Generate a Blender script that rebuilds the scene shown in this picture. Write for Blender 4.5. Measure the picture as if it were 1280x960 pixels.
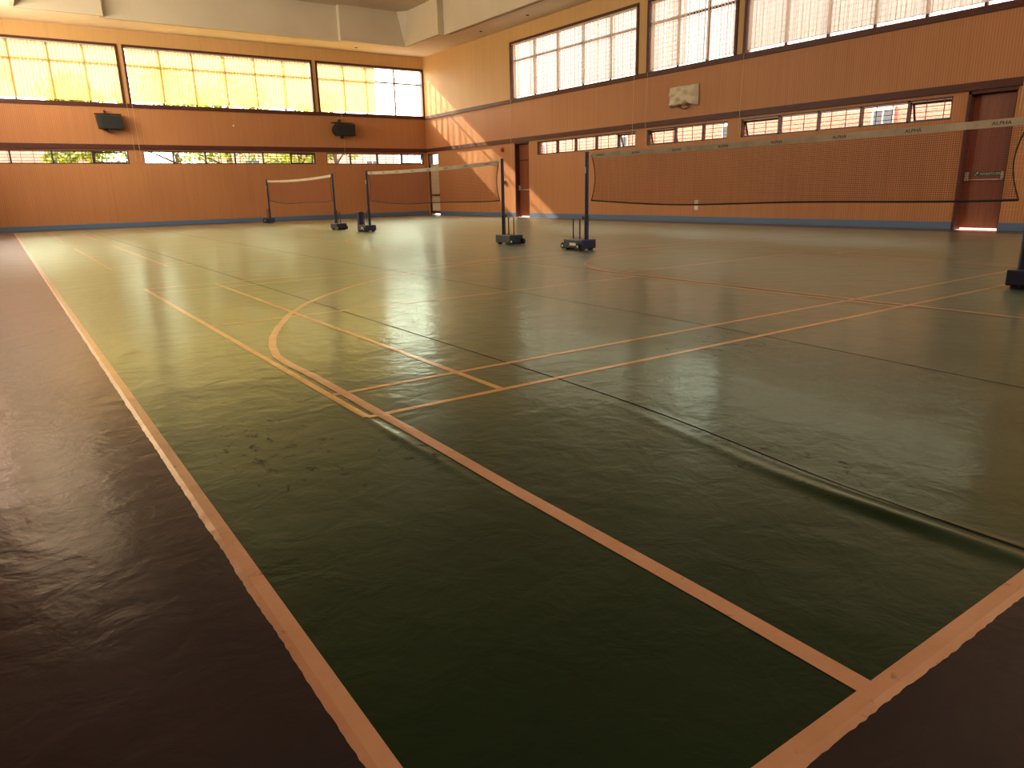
import bpy, math, random
from mathutils import Vector, Matrix
random.seed(7)
PI = math.pi
for o in list(bpy.data.objects):
    bpy.data.objects.remove(o)
SC = bpy.context.scene
COL = SC.collection

# ------------------------------------------------------------------ camera
cam = bpy.data.cameras.new('camera')
cam.sensor_width = 36.0
cam.lens = 895.4 * 36.0 / 1280.0
cam.clip_start = 0.05
cam.clip_end = 400
camo = bpy.data.objects.new('camera', cam)
COL.objects.link(camo)
FW = Vector((0.55031834, 0.79304667, -0.26120242))
RT = Vector((0.81804197, -0.57475533, -0.02153234))
UP = Vector((0.16720364, 0.2018249, 0.96504386))
camo.matrix_world = Matrix(((RT.x, UP.x, -FW.x, 0.0), (RT.y, UP.y, -FW.y, 0.0), (RT.z, UP.z, -FW.z, 1.0), (0, 0, 0, 1)))
SC.camera = camo

# ------------------------------------------------------------------ light
SC.view_settings.view_transform = 'Standard'
SC.view_settings.look = 'None'
SC.view_settings.gamma = 1.0
SC.view_settings.use_curve_mapping = False
SC.view_settings.exposure = 1.4
SC.cycles.max_bounces = 9
SC.cycles.diffuse_bounces = 5
SC.cycles.glossy_bounces = 4
SC.cycles.transparent_max_bounces = 16
SC.cycles.transmission_bounces = 6
SC.cycles.sample_clamp_indirect = 6.0
SC.cycles.caustics_reflective = False
SC.cycles.caustics_refractive = False

SKY = 1.95
world = bpy.data.worlds.new('sky')
SC.world = world
world.use_nodes = True
nt = world.node_tree
nt.nodes.clear()
wo = nt.nodes.new('ShaderNodeOutputWorld')
bg = nt.nodes.new('ShaderNodeBackground')
tc = nt.nodes.new('ShaderNodeTexCoord')
sep = nt.nodes.new('ShaderNodeSeparateXYZ')
rmp = nt.nodes.new('ShaderNodeValToRGB')
rmp.color_ramp.elements[0].position = 0.0
rmp.color_ramp.elements[0].color = (1.0, 0.92, 0.78, 1)
rmp.color_ramp.elements[1].position = 0.7
rmp.color_ramp.elements[1].color = (0.80, 0.86, 0.92, 1)
nt.links.new(tc.outputs['Generated'], sep.inputs[0])
nt.links.new(sep.outputs['Z'], rmp.inputs['Fac'])
# hazy brightening of the sky around the sun
dp = nt.nodes.new('ShaderNodeVectorMath'); dp.operation = 'DOT_PRODUCT'
nrm = nt.nodes.new('ShaderNodeVectorMath'); nrm.operation = 'NORMALIZE'
nt.links.new(tc.outputs['Generated'], nrm.inputs[0]); nt.links.new(nrm.outputs[0], dp.inputs[0])
dp.inputs[1].default_value = Vector((-0.23, 1.0, 0.63)).normalized()
mxx = nt.nodes.new('ShaderNodeMath'); mxx.operation = 'MAXIMUM'; mxx.inputs[1].default_value = 0.0
pww = nt.nodes.new('ShaderNodeMath'); pww.operation = 'POWER'; pww.inputs[1].default_value = 5.0
nt.links.new(dp.outputs['Value'], mxx.inputs[0]); nt.links.new(mxx.outputs[0], pww.inputs[0])
glw = nt.nodes.new('ShaderNodeMix'); glw.data_type = 'RGBA'; glw.blend_type = 'ADD'; glw.clamp_result = False
nt.links.new(pww.outputs[0], glw.inputs[0]); nt.links.new(rmp.outputs['Color'], glw.inputs[6]); glw.inputs[7].default_value = (5.6, 5.0, 4.0, 1)
nt.links.new(glw.outputs[2], bg.inputs['Color'])
bg.inputs['Strength'].default_value = SKY
nt.links.new(bg.outputs[0], wo.inputs['Surface'])

SUN = 10.5
sl = bpy.data.lights.new('sun', 'SUN')
sl.energy = SUN
sl.color = (1.0, 0.80, 0.52)
sl.angle = 0.018
so = bpy.data.objects.new('sun', sl)
COL.objects.link(so)
sd = Vector((0.23, -1.0, -0.63)).normalized()
so.rotation_euler = sd.to_track_quat('-Z', 'Y').to_euler()
so.location = (4, 60, 30)

# fill lights added in assumed window openings of the two unseen walls
FILL = 3.2
DAY_COL = (1.0, 0.88, 0.66)
LEFT_FILL = [(16.9, 22.4), (23.1, 27.6)]
LK = {16.9: 2.3, 23.1: 3.0}
FRONT_FILL = [(.4, 7.2), (7.9, 14.7)]
def fill_light(name, loc, rot, w, h, k=1.0):
    l = bpy.data.lights.new(name, 'AREA'); l.shape = 'RECTANGLE'; l.size = w; l.size_y = h
    l.energy = FILL * k * math.pi * w * h; l.color = DAY_COL
    o = bpy.data.objects.new(name, l); COL.objects.link(o); o.location = loc; o.rotation_euler = rot
for a, b in LEFT_FILL: fill_light('fill_left', (-1.02, (a+b)/2, 5.185), (0, -PI/2, 0), 1.87, b-a, LK[a])
for a, b in FRONT_FILL: fill_light('fill_front', ((a+b)/2, -1.72, 5.185), (PI/2, 0, 0), b-a, 1.87, .85)

# ------------------------------------------------------------------ helpers
class MB:
    def __init__(self):
        self.v = []; self.f = []; self.m = []
    def quad(self, a, b, c, d, mi=0):
        n = len(self.v); self.v += [tuple(a), tuple(b), tuple(c), tuple(d)]
        self.f.append((n, n+1, n+2, n+3)); self.m.append(mi)
    def box(self, x0, y0, z0, x1, y1, z1, mi=0, T=None):
        if x0 > x1: x0, x1 = x1, x0
        if y0 > y1: y0, y1 = y1, y0
        if z0 > z1: z0, z1 = z1, z0
        n = len(self.v)
        p = [(x0,y0,z0),(x1,y0,z0),(x1,y1,z0),(x0,y1,z0),(x0,y0,z1),(x1,y0,z1),(x1,y1,z1),(x0,y1,z1)]
        if T is not None: p = [tuple(T @ Vector(q)) for q in p]
        self.v += p
        for q in ((0,3,2,1),(4,5,6,7),(0,1,5,4),(1,2,6,5),(2,3,7,6),(3,0,4,7)):
            self.f.append(tuple(n+i for i in q)); self.m.append(mi)
    def tube(self, pts, r, seg=8, mi=0, cap=True):
        pts = [Vector(p) for p in pts]
        rings = []
        for i, p in enumerate(pts):
            if i == 0: d = pts[1]-p
            elif i == len(pts)-1: d = p-pts[i-1]
            else: d = pts[i+1]-pts[i-1]
            d.normalize()
            a = Vector((0,0,1)) if abs(d.z) < .9 else Vector((1,0,0))
            u = d.cross(a).normalized(); w = d.cross(u)
            rr = r[i] if isinstance(r, (list, tuple)) else r
            n = len(self.v)
            for k in range(seg):
                t = 2*PI*k/seg
                self.v.append(tuple(p + u*(rr*math.cos(t)) + w*(rr*math.sin(t))))
            rings.append(n)
        for a, b in zip(rings, rings[1:]):
            for k in range(seg):
                self.f.append((a+k, a+(k+1) % seg, b+(k+1) % seg, b+k)); self.m.append(mi)
        if cap:
            self.f.append(tuple(rings[0]+k for k in range(seg))[::-1]); self.m.append(mi)
            self.f.append(tuple(rings[-1]+k for k in range(seg))); self.m.append(mi)
    def prism(self, poly, axis, a, b, mi=0):
        n = len(self.v)
        def P(u, w, t):
            return {'x': (t, u, w), 'y': (u, t, w), 'z': (u, w, t)}[axis]
        k = len(poly)
        self.v += [P(u, w, a) for u, w in poly] + [P(u, w, b) for u, w in poly]
        self.f.append(tuple(n+i for i in range(k))); self.m.append(mi)
        self.f.append(tuple(n+k+i for i in range(k))[::-1]); self.m.append(mi)
        for i in range(k):
            j = (i+1) % k
            self.f.append((n+i, n+k+i, n+k+j, n+j)); self.m.append(mi)
    def build(self, name, mats, parent=None, smooth=False, bevel=0, origin=None):
        me = bpy.data.meshes.new(name)
        v = self.v
        if origin is not None:
            v = [(a-origin[0], b-origin[1], c-origin[2]) for a, b, c in v]
        me.from_pydata(v, [], self.f)
        if not isinstance(mats, (list, tuple)): mats = [mats]
        for m in mats: me.materials.append(m)
        for p, mi in zip(me.polygons, self.m):
            p.material_index = mi
            p.use_smooth = smooth
        me.update()
        import bmesh
        bm = bmesh.new(); bm.from_mesh(me)
        bmesh.ops.recalc_face_normals(bm, faces=bm.faces)
        bm.to_mesh(me); bm.free()
        o = bpy.data.objects.new(name, me)
        COL.objects.link(o)
        if origin is not None: o.location = origin
        if parent is not None:
            o.parent = parent
            if origin is None: o.matrix_parent_inverse = parent.matrix_basis.inverted()
        if bevel:
            b = o.modifiers.new('bevel', 'BEVEL'); b.width = bevel; b.segments = 2; b.limit_method = 'ANGLE'
        return o

def tag(o, label=None, cat=None, group=None, kind=None):
    if label: o['label'] = label
    if cat: o['category'] = cat
    if group: o['group'] = group
    if kind: o['kind'] = kind
    return o

def empty(name, loc=(0, 0, 0), rz=0):
    o = bpy.data.objects.new(name, None)
    o.empty_display_size = .2
    o.location = loc; o.rotation_euler = (0, 0, rz)
    COL.objects.link(o)
    return o

def copy_tree(o, parent=None):
    c = o.copy(); COL.objects.link(c)
    if parent is not None: c.parent = parent
    for ch in list(o.children): copy_tree(ch, c)
    return c

# ------------------------------------------------------------------ materials
def mat(name, col=(.5,.5,.5), rough=.6, metal=0.0, spec=.5):
    m = bpy.data.materials.new(name); m.use_nodes = True
    b = m.node_tree.nodes['Principled BSDF']
    b.inputs['Base Color'].default_value = (*col, 1)
    b.inputs['Roughness'].default_value = rough
    b.inputs['Metallic'].default_value = metal
    b.inputs['Specular IOR Level'].default_value = spec
    return m

class NG:
    """small node graph writer"""
    def __init__(self, m):
        self.t = m.node_tree; self.b = self.t.nodes.get('Principled BSDF')
        self.geo = self.t.nodes.new('ShaderNodeNewGeometry')
        self.pos = self.geo.outputs['Position']
    def n(self, kind, **kw):
        x = self.t.nodes.new(kind)
        for k, v in kw.items(): setattr(x, k, v)
        return x
    def link(self, a, b): self.t.links.new(a, b)
    def math(self, op, a, b=None, c=None, clamp=False):
        x = self.n('ShaderNodeMath', operation=op); x.use_clamp = clamp
        for i, s in enumerate((a, b, c)):
            if s is None: continue
            if hasattr(s, 'links'): self.link(s, x.inputs[i])
            else: x.inputs[i].default_value = s
        return x.outputs[0]
    def noise(self, scale, detail=4, rough=.55, vec=None, sc=(1, 1, 1), dist=0.0):
        mp = self.n('ShaderNodeMapping'); mp.inputs['Scale'].default_value = sc
        self.link(vec or self.pos, mp.inputs['Vector'])
        x = self.n('ShaderNodeTexNoise')
        x.inputs['Scale'].default_value = scale; x.inputs['Detail'].default_value = detail
        x.inputs['Roughness'].default_value = rough; x.inputs['Distortion'].default_value = dist
        self.link(mp.outputs[0], x.inputs['Vector'])
        return x.outputs['Fac']
    def ramp(self, fac, stops):
        x = self.n('ShaderNodeValToRGB')
        e = x.color_ramp.elements
        while len(e) < len(stops): e.new(.5)
        for el, (p, c) in zip(e, stops):
            el.position = p
            el.color = (*c, 1) if len(c) == 3 else c
        self.link(fac, x.inputs['Fac'])
        return x.outputs['Color']
    def mix(self, fac, a, b, blend='MIX'):
        x = self.n('ShaderNodeMix', data_type='RGBA', blend_type=blend)
        for i, s in ((0, fac), (6, a), (7, b)):
            if hasattr(s, 'links'): self.link(s, x.inputs[i])
            elif i == 0: x.inputs[0].default_value = s
            else: x.inputs[i].default_value = (*s, 1)
        return x.outputs[2]
    def xyz(self):
        s = self.n('ShaderNodeSeparateXYZ'); self.link(self.pos, s.inputs[0])
        return s.outputs
    def bump(self, h, strength, dist=.01):
        x = self.n('ShaderNodeBump')
        x.inputs['Strength'].default_value = strength; x.inputs['Distance'].default_value = dist
        self.link(h, x.inputs['Height'])
        self.link(x.outputs[0], self.b.inputs['Normal'])

def wood_panel(name, c1, c2, ribs=True, period=.055, depth=.22, joint=1.2):
    m = mat(name, c1, .55, spec=.35)
    g = NG(m); X = g.xyz()
    s = g.math('ADD', X[0], X[1])
    big = g.noise(.35, 3, .5)
    streak = g.noise(1.0, 5, .6, sc=(9, 9, .35))
    f = g.math('ADD', g.math('MULTIPLY', big, .6), g.math('MULTIPLY', streak, .5))
    col = g.ramp(f, [(.38, c2), (.68, c1)])
    if ribs:
        w = g.math('MULTIPLY_ADD', g.math('SINE', g.math('MULTIPLY', s, 2*PI/period)), .5, .5)
        w = g.math('POWER', w, 2.0)
        k = g.math('SUBTRACT', 1.0, g.math('MULTIPLY', w, depth))
        col = g.mix(1.0, col, k, 'MULTIPLY')
        g.bump(w, .25, .006)
    j = g.math('FRACT', g.math('DIVIDE', s, joint))
    jl = g.math('LESS_THAN', j, .008/joint*1.0)
    col = g.mix(g.math('MULTIPLY', jl, .35), col, tuple(x*.3 for x in c2))
    g.link(col, g.b.inputs['Base Color'])
    return m

M = {}
M['panel'] = wood_panel('ribbed_orange_panel', (.54, .235, .090), (.46, .188, .068), True, .055, .24)
M['upper'] = wood_panel('tan_upper_panel', (.60, .36, .14), (.53, .31, .115), False)
M['white'] = mat('ceiling_paint', (.68, .59, .44), .8)
g = NG(M['white']); X = g.xyz()
pl = g.math('FRACT', g.math('MULTIPLY', g.math('ADD', X[0], X[1]), 1.6))
pl = g.math('LESS_THAN', pl, .03)
g.link(g.mix(g.math('MULTIPLY', pl, .22), g.ramp(g.noise(.6, 4), [(.3, (.76,.66,.50)), (.7, (.86,.76,.60))]), (.3,.24,.16)), g.b.inputs['Base Color'])
M['plaster'] = mat('beam_paint', (.60, .51, .36), .85)
g = NG(M['plaster']); g.link(g.ramp(g.noise(.5, 4), [(.3, (.56,.47,.33)), (.7, (.64,.55,.40))]), g.b.inputs['Base Color'])
M['brown'] = mat('dark_red_brown_timber', (.08, .02, .012), .5, spec=.3)
g = NG(M['brown']); g.link(g.ramp(g.noise(2, 4, sc=(1,1,6)), [(.3, (.062,.016,.010)), (.7, (.095,.026,.016))]), g.b.inputs['Base Color'])
M['blue'] = mat('blue_skirting_paint', (.085, .150, .26), .5)
M['door'] = mat('door_veneer', (.20, .050, .018), .42)
g = NG(M['door']); g.link(g.ramp(g.noise(3, 5, .6, sc=(6,6,.5)), [(.3, (.16,.038,.014)), (.7, (.25,.065,.024))]), g.b.inputs['Base Color'])
M['dark'] = mat('dark_window_frame', (.030, .014, .012), .4)
M['wire'] = mat('grille_wire', (.05, .03, .03), .5)
M['black'] = mat('black_plastic', (.012, .013, .013), .5)
M['blackcloth'] = mat('speaker_grille', (.016, .018, .017), .85)
M['navy'] = mat('navy_enamel', (.010, .016, .045), .35)
M['rubber'] = mat('black_rubber', (.008, .008, .009), .7)
M['steel'] = mat('brushed_steel', (.55, .50, .44), .35, 1.0)
M['chrome'] = mat('pale_metal', (.62, .55, .45), .3, .6)
M['tape'] = mat('net_tape_canvas', (.60, .52, .38), .8)
g = NG(M['tape']); g.link(g.ramp(g.noise(7, 4), [(.3, (.36,.31,.21)), (.7, (.50,.43,.30))]), g.b.inputs['Base Color'])
M['cord'] = mat('dark_cord', (.012, .009, .010), .8)
M['palecord'] = mat('pale_pull_cord', (.60, .42, .22), .8)
M['ink'] = mat('black_ink', (.012, .012, .014), .7)
M['red'] = mat('red_enamel', (.38, .02, .012), .4)
M['plate'] = mat('cream_switch_plastic', (.72, .66, .50), .5)
M['green'] = mat('green_sign', (.010, .075, .035), .45)
M['signwhite'] = mat('sign_lettering', (.62, .70, .58), .5)
M['cream'] = mat('cream_door_paint', (.62, .50, .34), .5)
M['railmetal'] = mat('blind_rail', (.55, .48, .38), .45)

def slat_mat(name, col, transl, transp):
    m = bpy.data.materials.new(name); m.use_nodes = True
    t = m.node_tree; t.nodes.clear()
    out = t.nodes.new('ShaderNodeOutputMaterial')
    d = t.nodes.new('ShaderNodeBsdfDiffuse'); d.inputs[0].default_value = (*col, 1)
    tr = t.nodes.new('ShaderNodeBsdfTranslucent'); tr.inputs[0].default_value = (*col, 1)
    tp = t.nodes.new('ShaderNodeBsdfTransparent')
    m1 = t.nodes.new('ShaderNodeMixShader'); m1.inputs[0].default_value = transl
    m2 = t.nodes.new('ShaderNodeMixShader'); m2.inputs[0].default_value = transp
    t.links.new(d.outputs[0], m1.inputs[1]); t.links.new(tr.outputs[0], m1.inputs[2])
    t.links.new(m1.outputs[0], m2.inputs[1]); t.links.new(tp.outputs[0], m2.inputs[2])
    t.links.new(m2.outputs[0], out.inputs[0])
    return m
M['slatA'] = slat_mat('cream_blind_cloth', (.50, .345, .115), .60, .03)  # cream cloth with the yellow of the sun behind it put into the colour
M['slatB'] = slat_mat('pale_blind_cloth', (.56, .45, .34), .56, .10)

M['slatC'] = slat_mat('white_blind_cloth', (.78, .70, .60), .60, .20)  # same cloth made paler and sheerer to brighten the opened bay

def glass_mat():
    m = bpy.data.materials.new('window_glass'); m.use_nodes = True
    t = m.node_tree; t.nodes.clear()
    out = t.nodes.new('ShaderNodeOutputMaterial')
    gl = t.nodes.new('ShaderNodeBsdfGlossy'); gl.inputs['Roughness'].default_value = .03
    tp = t.nodes.new('ShaderNodeBsdfTransparent'); tp.inputs[0].default_value = (.93, .95, .94, 1)
    ly = t.nodes.new('ShaderNodeLayerWeight'); ly.inputs['Blend'].default_value = .5
    pw = t.nodes.new('ShaderNodeMath'); pw.operation = 'POWER'; pw.inputs[1].default_value = 5.0
    t.links.new(ly.outputs['Facing'], pw.inputs[0])
    lw = t.nodes.new('ShaderNodeMath'); lw.operation = 'MULTIPLY_ADD'; lw.inputs[1].default_value = .85; lw.inputs[2].default_value = .05
    t.links.new(pw.outputs[0], lw.inputs[0])
    mx = t.nodes.new('ShaderNodeMixShader')
    t.links.new(lw.outputs[0], mx.inputs[0]); t.links.new(tp.outputs[0], mx.inputs[1]); t.links.new(gl.outputs[0], mx.inputs[2])
    t.links.new(mx.outputs[0], out.inputs[0])
    return m
M['glass'] = glass_mat()

def net_mat():
    m = bpy.data.materials.new('net_mesh'); m.use_nodes = True
    g = NG(m); X = g.xyz(); t = m.node_tree
    p = .021
    a = g.math('LESS_THAN', g.math('FRACT', g.math('DIVIDE', X[1], p)), .17)
    b = g.math('LESS_THAN', g.math('FRACT', g.math('DIVIDE', X[2], p)), .17)
    k = g.math('MAXIMUM', a, b)
    d = g.n('ShaderNodeBsdfDiffuse'); d.inputs[0].default_value = (.17, .055, .04, 1)
    tp = g.n('ShaderNodeBsdfTransparent')
    mx = g.n('ShaderNodeMixShader')
    g.link(k, mx.inputs[0]); g.link(tp.outputs[0], mx.inputs[1]); g.link(d.outputs[0], mx.inputs[2])
    t.nodes.remove(g.b)
    g.link(mx.outputs[0], t.nodes['Material Output'].inputs[0])
    return m
M['net'] = net_mat()

# floor vinyl: green court and purple surround
def gloss_tail(g, m, col, rr, h, tint, dm=None, pw=3.6):
    """matt colour coat under a worn varnish: a broad and a tighter reflection lobe"""
    bp = g.n('ShaderNodeBump'); bp.inputs['Strength'].default_value = .36; bp.inputs['Distance'].default_value = .018
    g.link(h, bp.inputs['Height']); N = bp.outputs[0]
    lw = g.n('ShaderNodeLayerWeight'); lw.inputs['Blend'].default_value = .5; g.link(N, lw.inputs['Normal'])
    fac = g.math('MULTIPLY_ADD', g.math('POWER', lw.outputs['Facing'], pw), .94, .012, clamp=True)
    df = g.n('ShaderNodeBsdfDiffuse'); g.link(col, df.inputs['Color'])
    gc = g.mix(g.math('MULTIPLY', dm, .7), tint, tuple(q*.15 for q in tint)) if dm is not None else None
    g1 = g.n('ShaderNodeBsdfGlossy'); g1.inputs['Color'].default_value = (*tint, 1); g.link(rr, g1.inputs['Roughness']); g.link(N, g1.inputs['Normal'])
    g2 = g.n('ShaderNodeBsdfGlossy'); g2.inputs['Color'].default_value = (*tint, 1); g2.inputs['Roughness'].default_value = .16; g.link(N, g2.inputs['Normal'])
    if gc is not None: g.link(gc, g1.inputs['Color']); g.link(gc, g2.inputs['Color'])
    ma = g.n('ShaderNodeMixShader'); ma.inputs[0].default_value = .45
    g.link(g1.outputs[0], ma.inputs[1]); g.link(g2.outputs[0], ma.inputs[2])
    mb = g.n('ShaderNodeMixShader'); g.link(fac, mb.inputs[0]); g.link(df.outputs[0], mb.inputs[1]); g.link(ma.outputs[0], mb.inputs[2])
    g.t.nodes.remove(g.b); g.link(mb.outputs[0], g.t.nodes['Material Output'].inputs['Surface'])
    return m
def ripple(g):
    h1 = g.noise(1.7, 3, .5, dist=.3); h2 = g.noise(6.5, 4, .6, dist=.4)
    return g.math('ADD', h1, g.math('MULTIPLY', h2, .62))
def vinyl(name, ca, cb, dirt=True, tint=(.84, 1.0, .84)):
    m = mat(name, ca, .3, spec=.35)
    g = NG(m); X = g.xyz()
    n1 = g.noise(1.1, 5, .6)
    col = g.ramp(n1, [(.3, ca), (.7, cb)])
    if dirt:
        # scuffed grime where the surface is worn
        dn = g.noise(17.0, 7, .75, sc=(1.0, .6, 1), dist=.5)
        def blob(cx, cy, rx, ry):
            dx = g.math('DIVIDE', g.math('SUBTRACT', X[0], cx), rx)
            dy = g.math('DIVIDE', g.math('SUBTRACT', X[1], cy), ry)
            r = g.math('ADD', g.math('MULTIPLY', dx, dx), g.math('MULTIPLY', dy, dy))
            return g.math('SUBTRACT', 1.0, r, clamp=True)
        bl = g.math('ADD', blob(1.28, 2.35, .22, .75), blob(.80, 2.8, .45, 1.0))
        bl = g.math('ADD', bl, blob(2.25, 1.35, .5, .9))
        bl = g.math('ADD', bl, blob(3.7, 3.0, .8, .9))
        th = g.math('SUBTRACT', .74, g.math('MULTIPLY', bl, .20))
        dm = g.math('MULTIPLY', g.math('SUBTRACT', dn, th), 9.0, clamp=True)
        col = g.mix(g.math('MULTIPLY', dm, .8), col, (.006, .006, .005))
    r1 = g.noise(2.3, 5, .65, sc=(1, 1, 1))
    rr = g.math('MULTIPLY_ADD', r1, .14, .30)
    if dirt: rr = g.math('ADD', rr, g.math('MULTIPLY', dm, .3))
    h = ripple(g)
    return gloss_tail(g, m, col, rr, h, tint, dm if dirt else None)
M['court'] = vinyl('green_vinyl', (.005, .0115, .004), (.008, .0165, .0055))
M['surround'] = vinyl('dull_purple_vinyl', (.019, .0135, .0138), (.026, .0185, .0188), dirt=False, tint=(.64, .60, .60))
def line_mat(name, c1, c2):
    m = mat(name, c1, .38)
    g = NG(m)
    col = g.ramp(g.noise(5, 6, .65), [(.32, c2), (.6, c1)])
    wear = g.math('MULTIPLY', g.math('SUBTRACT', g.noise(17, 6, .75, dist=.5), .60), 9.0, clamp=True)
    col = g.mix(g.math('MULTIPLY', wear, .75), col, (.05, .045, .025))
    return gloss_tail(g, m, col, g.math('MULTIPLY_ADD', g.noise(2.3, 4), .14, .24), ripple(g), (1.0, .95, .84), pw=3.3)
M['line_wide'] = line_mat('peach_line_paint', (.45, .235, .13), (.39, .195, .10))
M['line_thin'] = line_mat('orange_line_tape', (.50, .27, .06), (.36, .17, .04))
M['line_yellow'] = line_mat('yellow_line_tape', (.55, .50, .04), (.25, .26, .03))
M['seam'] = mat('seam_gap', (.006, .007, .005), .8, spec=.1)

# ------------------------------------------------------------------ setting: floor
X0, X1, Y0, Y1 = -.9, 16.4, -1.6, 30.0        # room
def seamx(y): return 2.36 - .18*math.exp(-(max(y-.8, 0)/1.1)**2)
def hgt(x, y):
    h = .003
    if y < 4.5:
        amp = .017*math.exp(-((y-.95)/.5)**2) + .002*math.exp(-((y-1.9)/.6)**2)
        c = seamx(y) - .085 + .02*math.sin(y*3)
        h += amp*math.exp(-((x-c)/.038)**2)
        h += .4*amp*math.exp(-((x-c-.075)/.022)**2)
        h -= .0
        h += .005*math.exp(-((y-2.55)/.45)**2)*math.exp(-((x-1.235)/.022)**2)
    return h
def axis(a, b, coarse, dense):
    s = {a, b}
    x = a
    while x < b: s.add(round(x, 5)); x += coarse
    for lo, hi, st in dense:
        x = lo
        while x < hi: s.add(round(x, 5)); x += st
    return sorted(s)
gx = axis(.392, 15.49, .9, [(1.15, 1.32, .011), (1.95, 2.45, .011)])
gy = axis(.588, 28.6, .9, [(.588, 4.5, .06)])
fl = MB()
fl.box(X0, Y0, -.15, X1, Y1, 0)
floor = fl.build('floor', M['surround'])
tag(floor, 'glossy sports floor, dull purple vinyl around the green courts', kind='structure')
cs = MB()
cs.v = [(x, y, hgt(x, y)) for y in gy for x in gx]
nx = len(gx)
for j in range(len(gy)-1):
    for i in range(nx-1):
        cs.f.append((j*nx+i, j*nx+i+1, (j+1)*nx+i+1, (j+1)*nx+i)); cs.m.append(0)
court = cs.build('court_surface', M['court'], floor, smooth=True)
court['label'] = 'dark green vinyl court surface'

def strip(mb, pts, w, t, jag=0):
    """paint / tape line following the floor surface"""
    P = []
    for (x0, y0), (x1, y1) in zip(pts, pts[1:]):
        L = math.hypot(x1-x0, y1-y0)
        near = min(y0, y1) < 4.6
        n = max(1, int(L/((.018 if jag and min(x0, x1) < 3 else .05) if near or jag else .6)))
        for k in range(n): P.append((x0+(x1-x0)*k/n, y0+(y1-y0)*k/n))
    P.append(pts[-1])
    base = len(mb.v)
    for i, (x, y) in enumerate(P):
        a = P[max(i-1, 0)]; b = P[min(i+1, len(P)-1)]
        dx, dy = b[0]-a[0], b[1]-a[1]; L = math.hypot(dx, dy) or 1
        nx_, ny_ = -dy/L, dx/L
        for s in (-1, -.34, .34, 1):
            ww = w/2
            if jag and s == jag: ww += random.uniform(-.0016, .0022) + .0012*math.sin(i*.21)
            px, py = x+nx_*ww*s, y+ny_*ww*s
            mb.v.append((px, py, .0006 if (jag and s == jag) else hgt(px, py)+(t if abs(s) < 1 else t*.85)))
    for i in range(len(P)-1):
        for k in range(3):
            a = base+i*4+k
            mb.f.append((a, a+4, a+5, a+1)); mb.m.append(0)
bl = MB()
def edge(pts, w, jag): strip(bl, pts, w, .0018, jag)
edge([(.405, .575), (.405, 28.62)], .054, 1)
edge([(.38, .599), (15.5, .599)], .052, -1)
edge([(15.47, .6), (15.47, 28.6)], .05, 0)
edge([(.4, 28.58), (15.5, 28.58)], .05, 0)
bl.build('boundary_line', M['line_wide'], floor)
tp = MB()
arc = [(1.293,.62),(1.30,1.0),(1.302,1.4),(1.303,1.9),(1.312,2.35),(1.316,2.65),(1.316,2.95),(1.322,3.34),(1.325,3.85),(1.312,4.3),(1.325,4.55),
       (1.40,4.88),(1.50,5.20),(1.66,5.58),(1.94,6.15),(2.28,6.68),(2.66,7.12),(3.14,7.59),(3.73,8.05)]
for k in range(1, 9):
    a = math.radians(125 - k*35/8)
    arc.append((7.93+7.2*math.cos(a), 2.12+7.2*math.sin(a)))
strip(tp, arc + [(15.86-x, y) for x, y in arc[::-1][1:]], .052, .0026)
strip(tp, [(x, 29.18-y) for x, y in arc + [(15.86-x, y) for x, y in arc[::-1][1:]]], .05, .0026)
tp.build('three_point_line', M['line_wide'], floor)
kl = MB()
for x in (6.1, 9.76): strip(kl, [(x, .62), (x, 6.4)], .045, .0022)
strip(kl, [(6.1, 6.4), (9.76, 6.4)], .045, .0022)
strip(kl, [(7.93+1.83*math.cos(a*PI/24), 6.4+1.83*math.sin(a*PI/24)) for a in range(25)], .045, .0022)
strip(kl, [(7.93+1.83*math.cos(a*PI/24), 14.6+1.83*math.sin(a*PI/24)) for a in range(49)], .045, .0022)
kl.build('key_line', M['line_wide'], floor)
bd = MB()
for k in range(3):
    y = 2.97+9*k; a, b = 1.245, 14.645
    for yy in (y, y+.465, y+5.635, y+6.1): strip(bd, [(a, yy), (b, yy)], .04, .0017)
    strip(bd, [(a, y+3.05), (5.96, y+3.05)], .035, .0017); strip(bd, [(9.92, y+3.05), (b, y+3.05)], .035, .0017)
    for xx in (a, 2.0, 5.96, 9.92, 13.88, b): strip(bd, [(xx, y), (xx, y+6.1)], .04, .0020)
bd.build('badminton_line', M['line_thin'], floor)
yl = MB(); strip(yl, [(2.0, 7.15), (2.0, 8.7)], .043, .0024)
yl.build('yellow_tape', M['line_yellow'], floor, smooth=True)
for k, sx in enumerate((2.36, 4.19, 6.05, 11.6)):
    s = MB()
    pts = [((seamx(y) if k == 0 else sx - (.2*math.exp(-(max(y-.8, 0)/1.8)**2) if k == 1 else 0)), y) for y in [.63+.1*i for i in range(40)]] + [(sx, y) for y in (6, 10, 16, 22, 28.5)]
    strip(s, pts, .010 if k < 2 else .006, .0012)
    s.build('mat_seam', M['seam'], floor, smooth=True)

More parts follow.
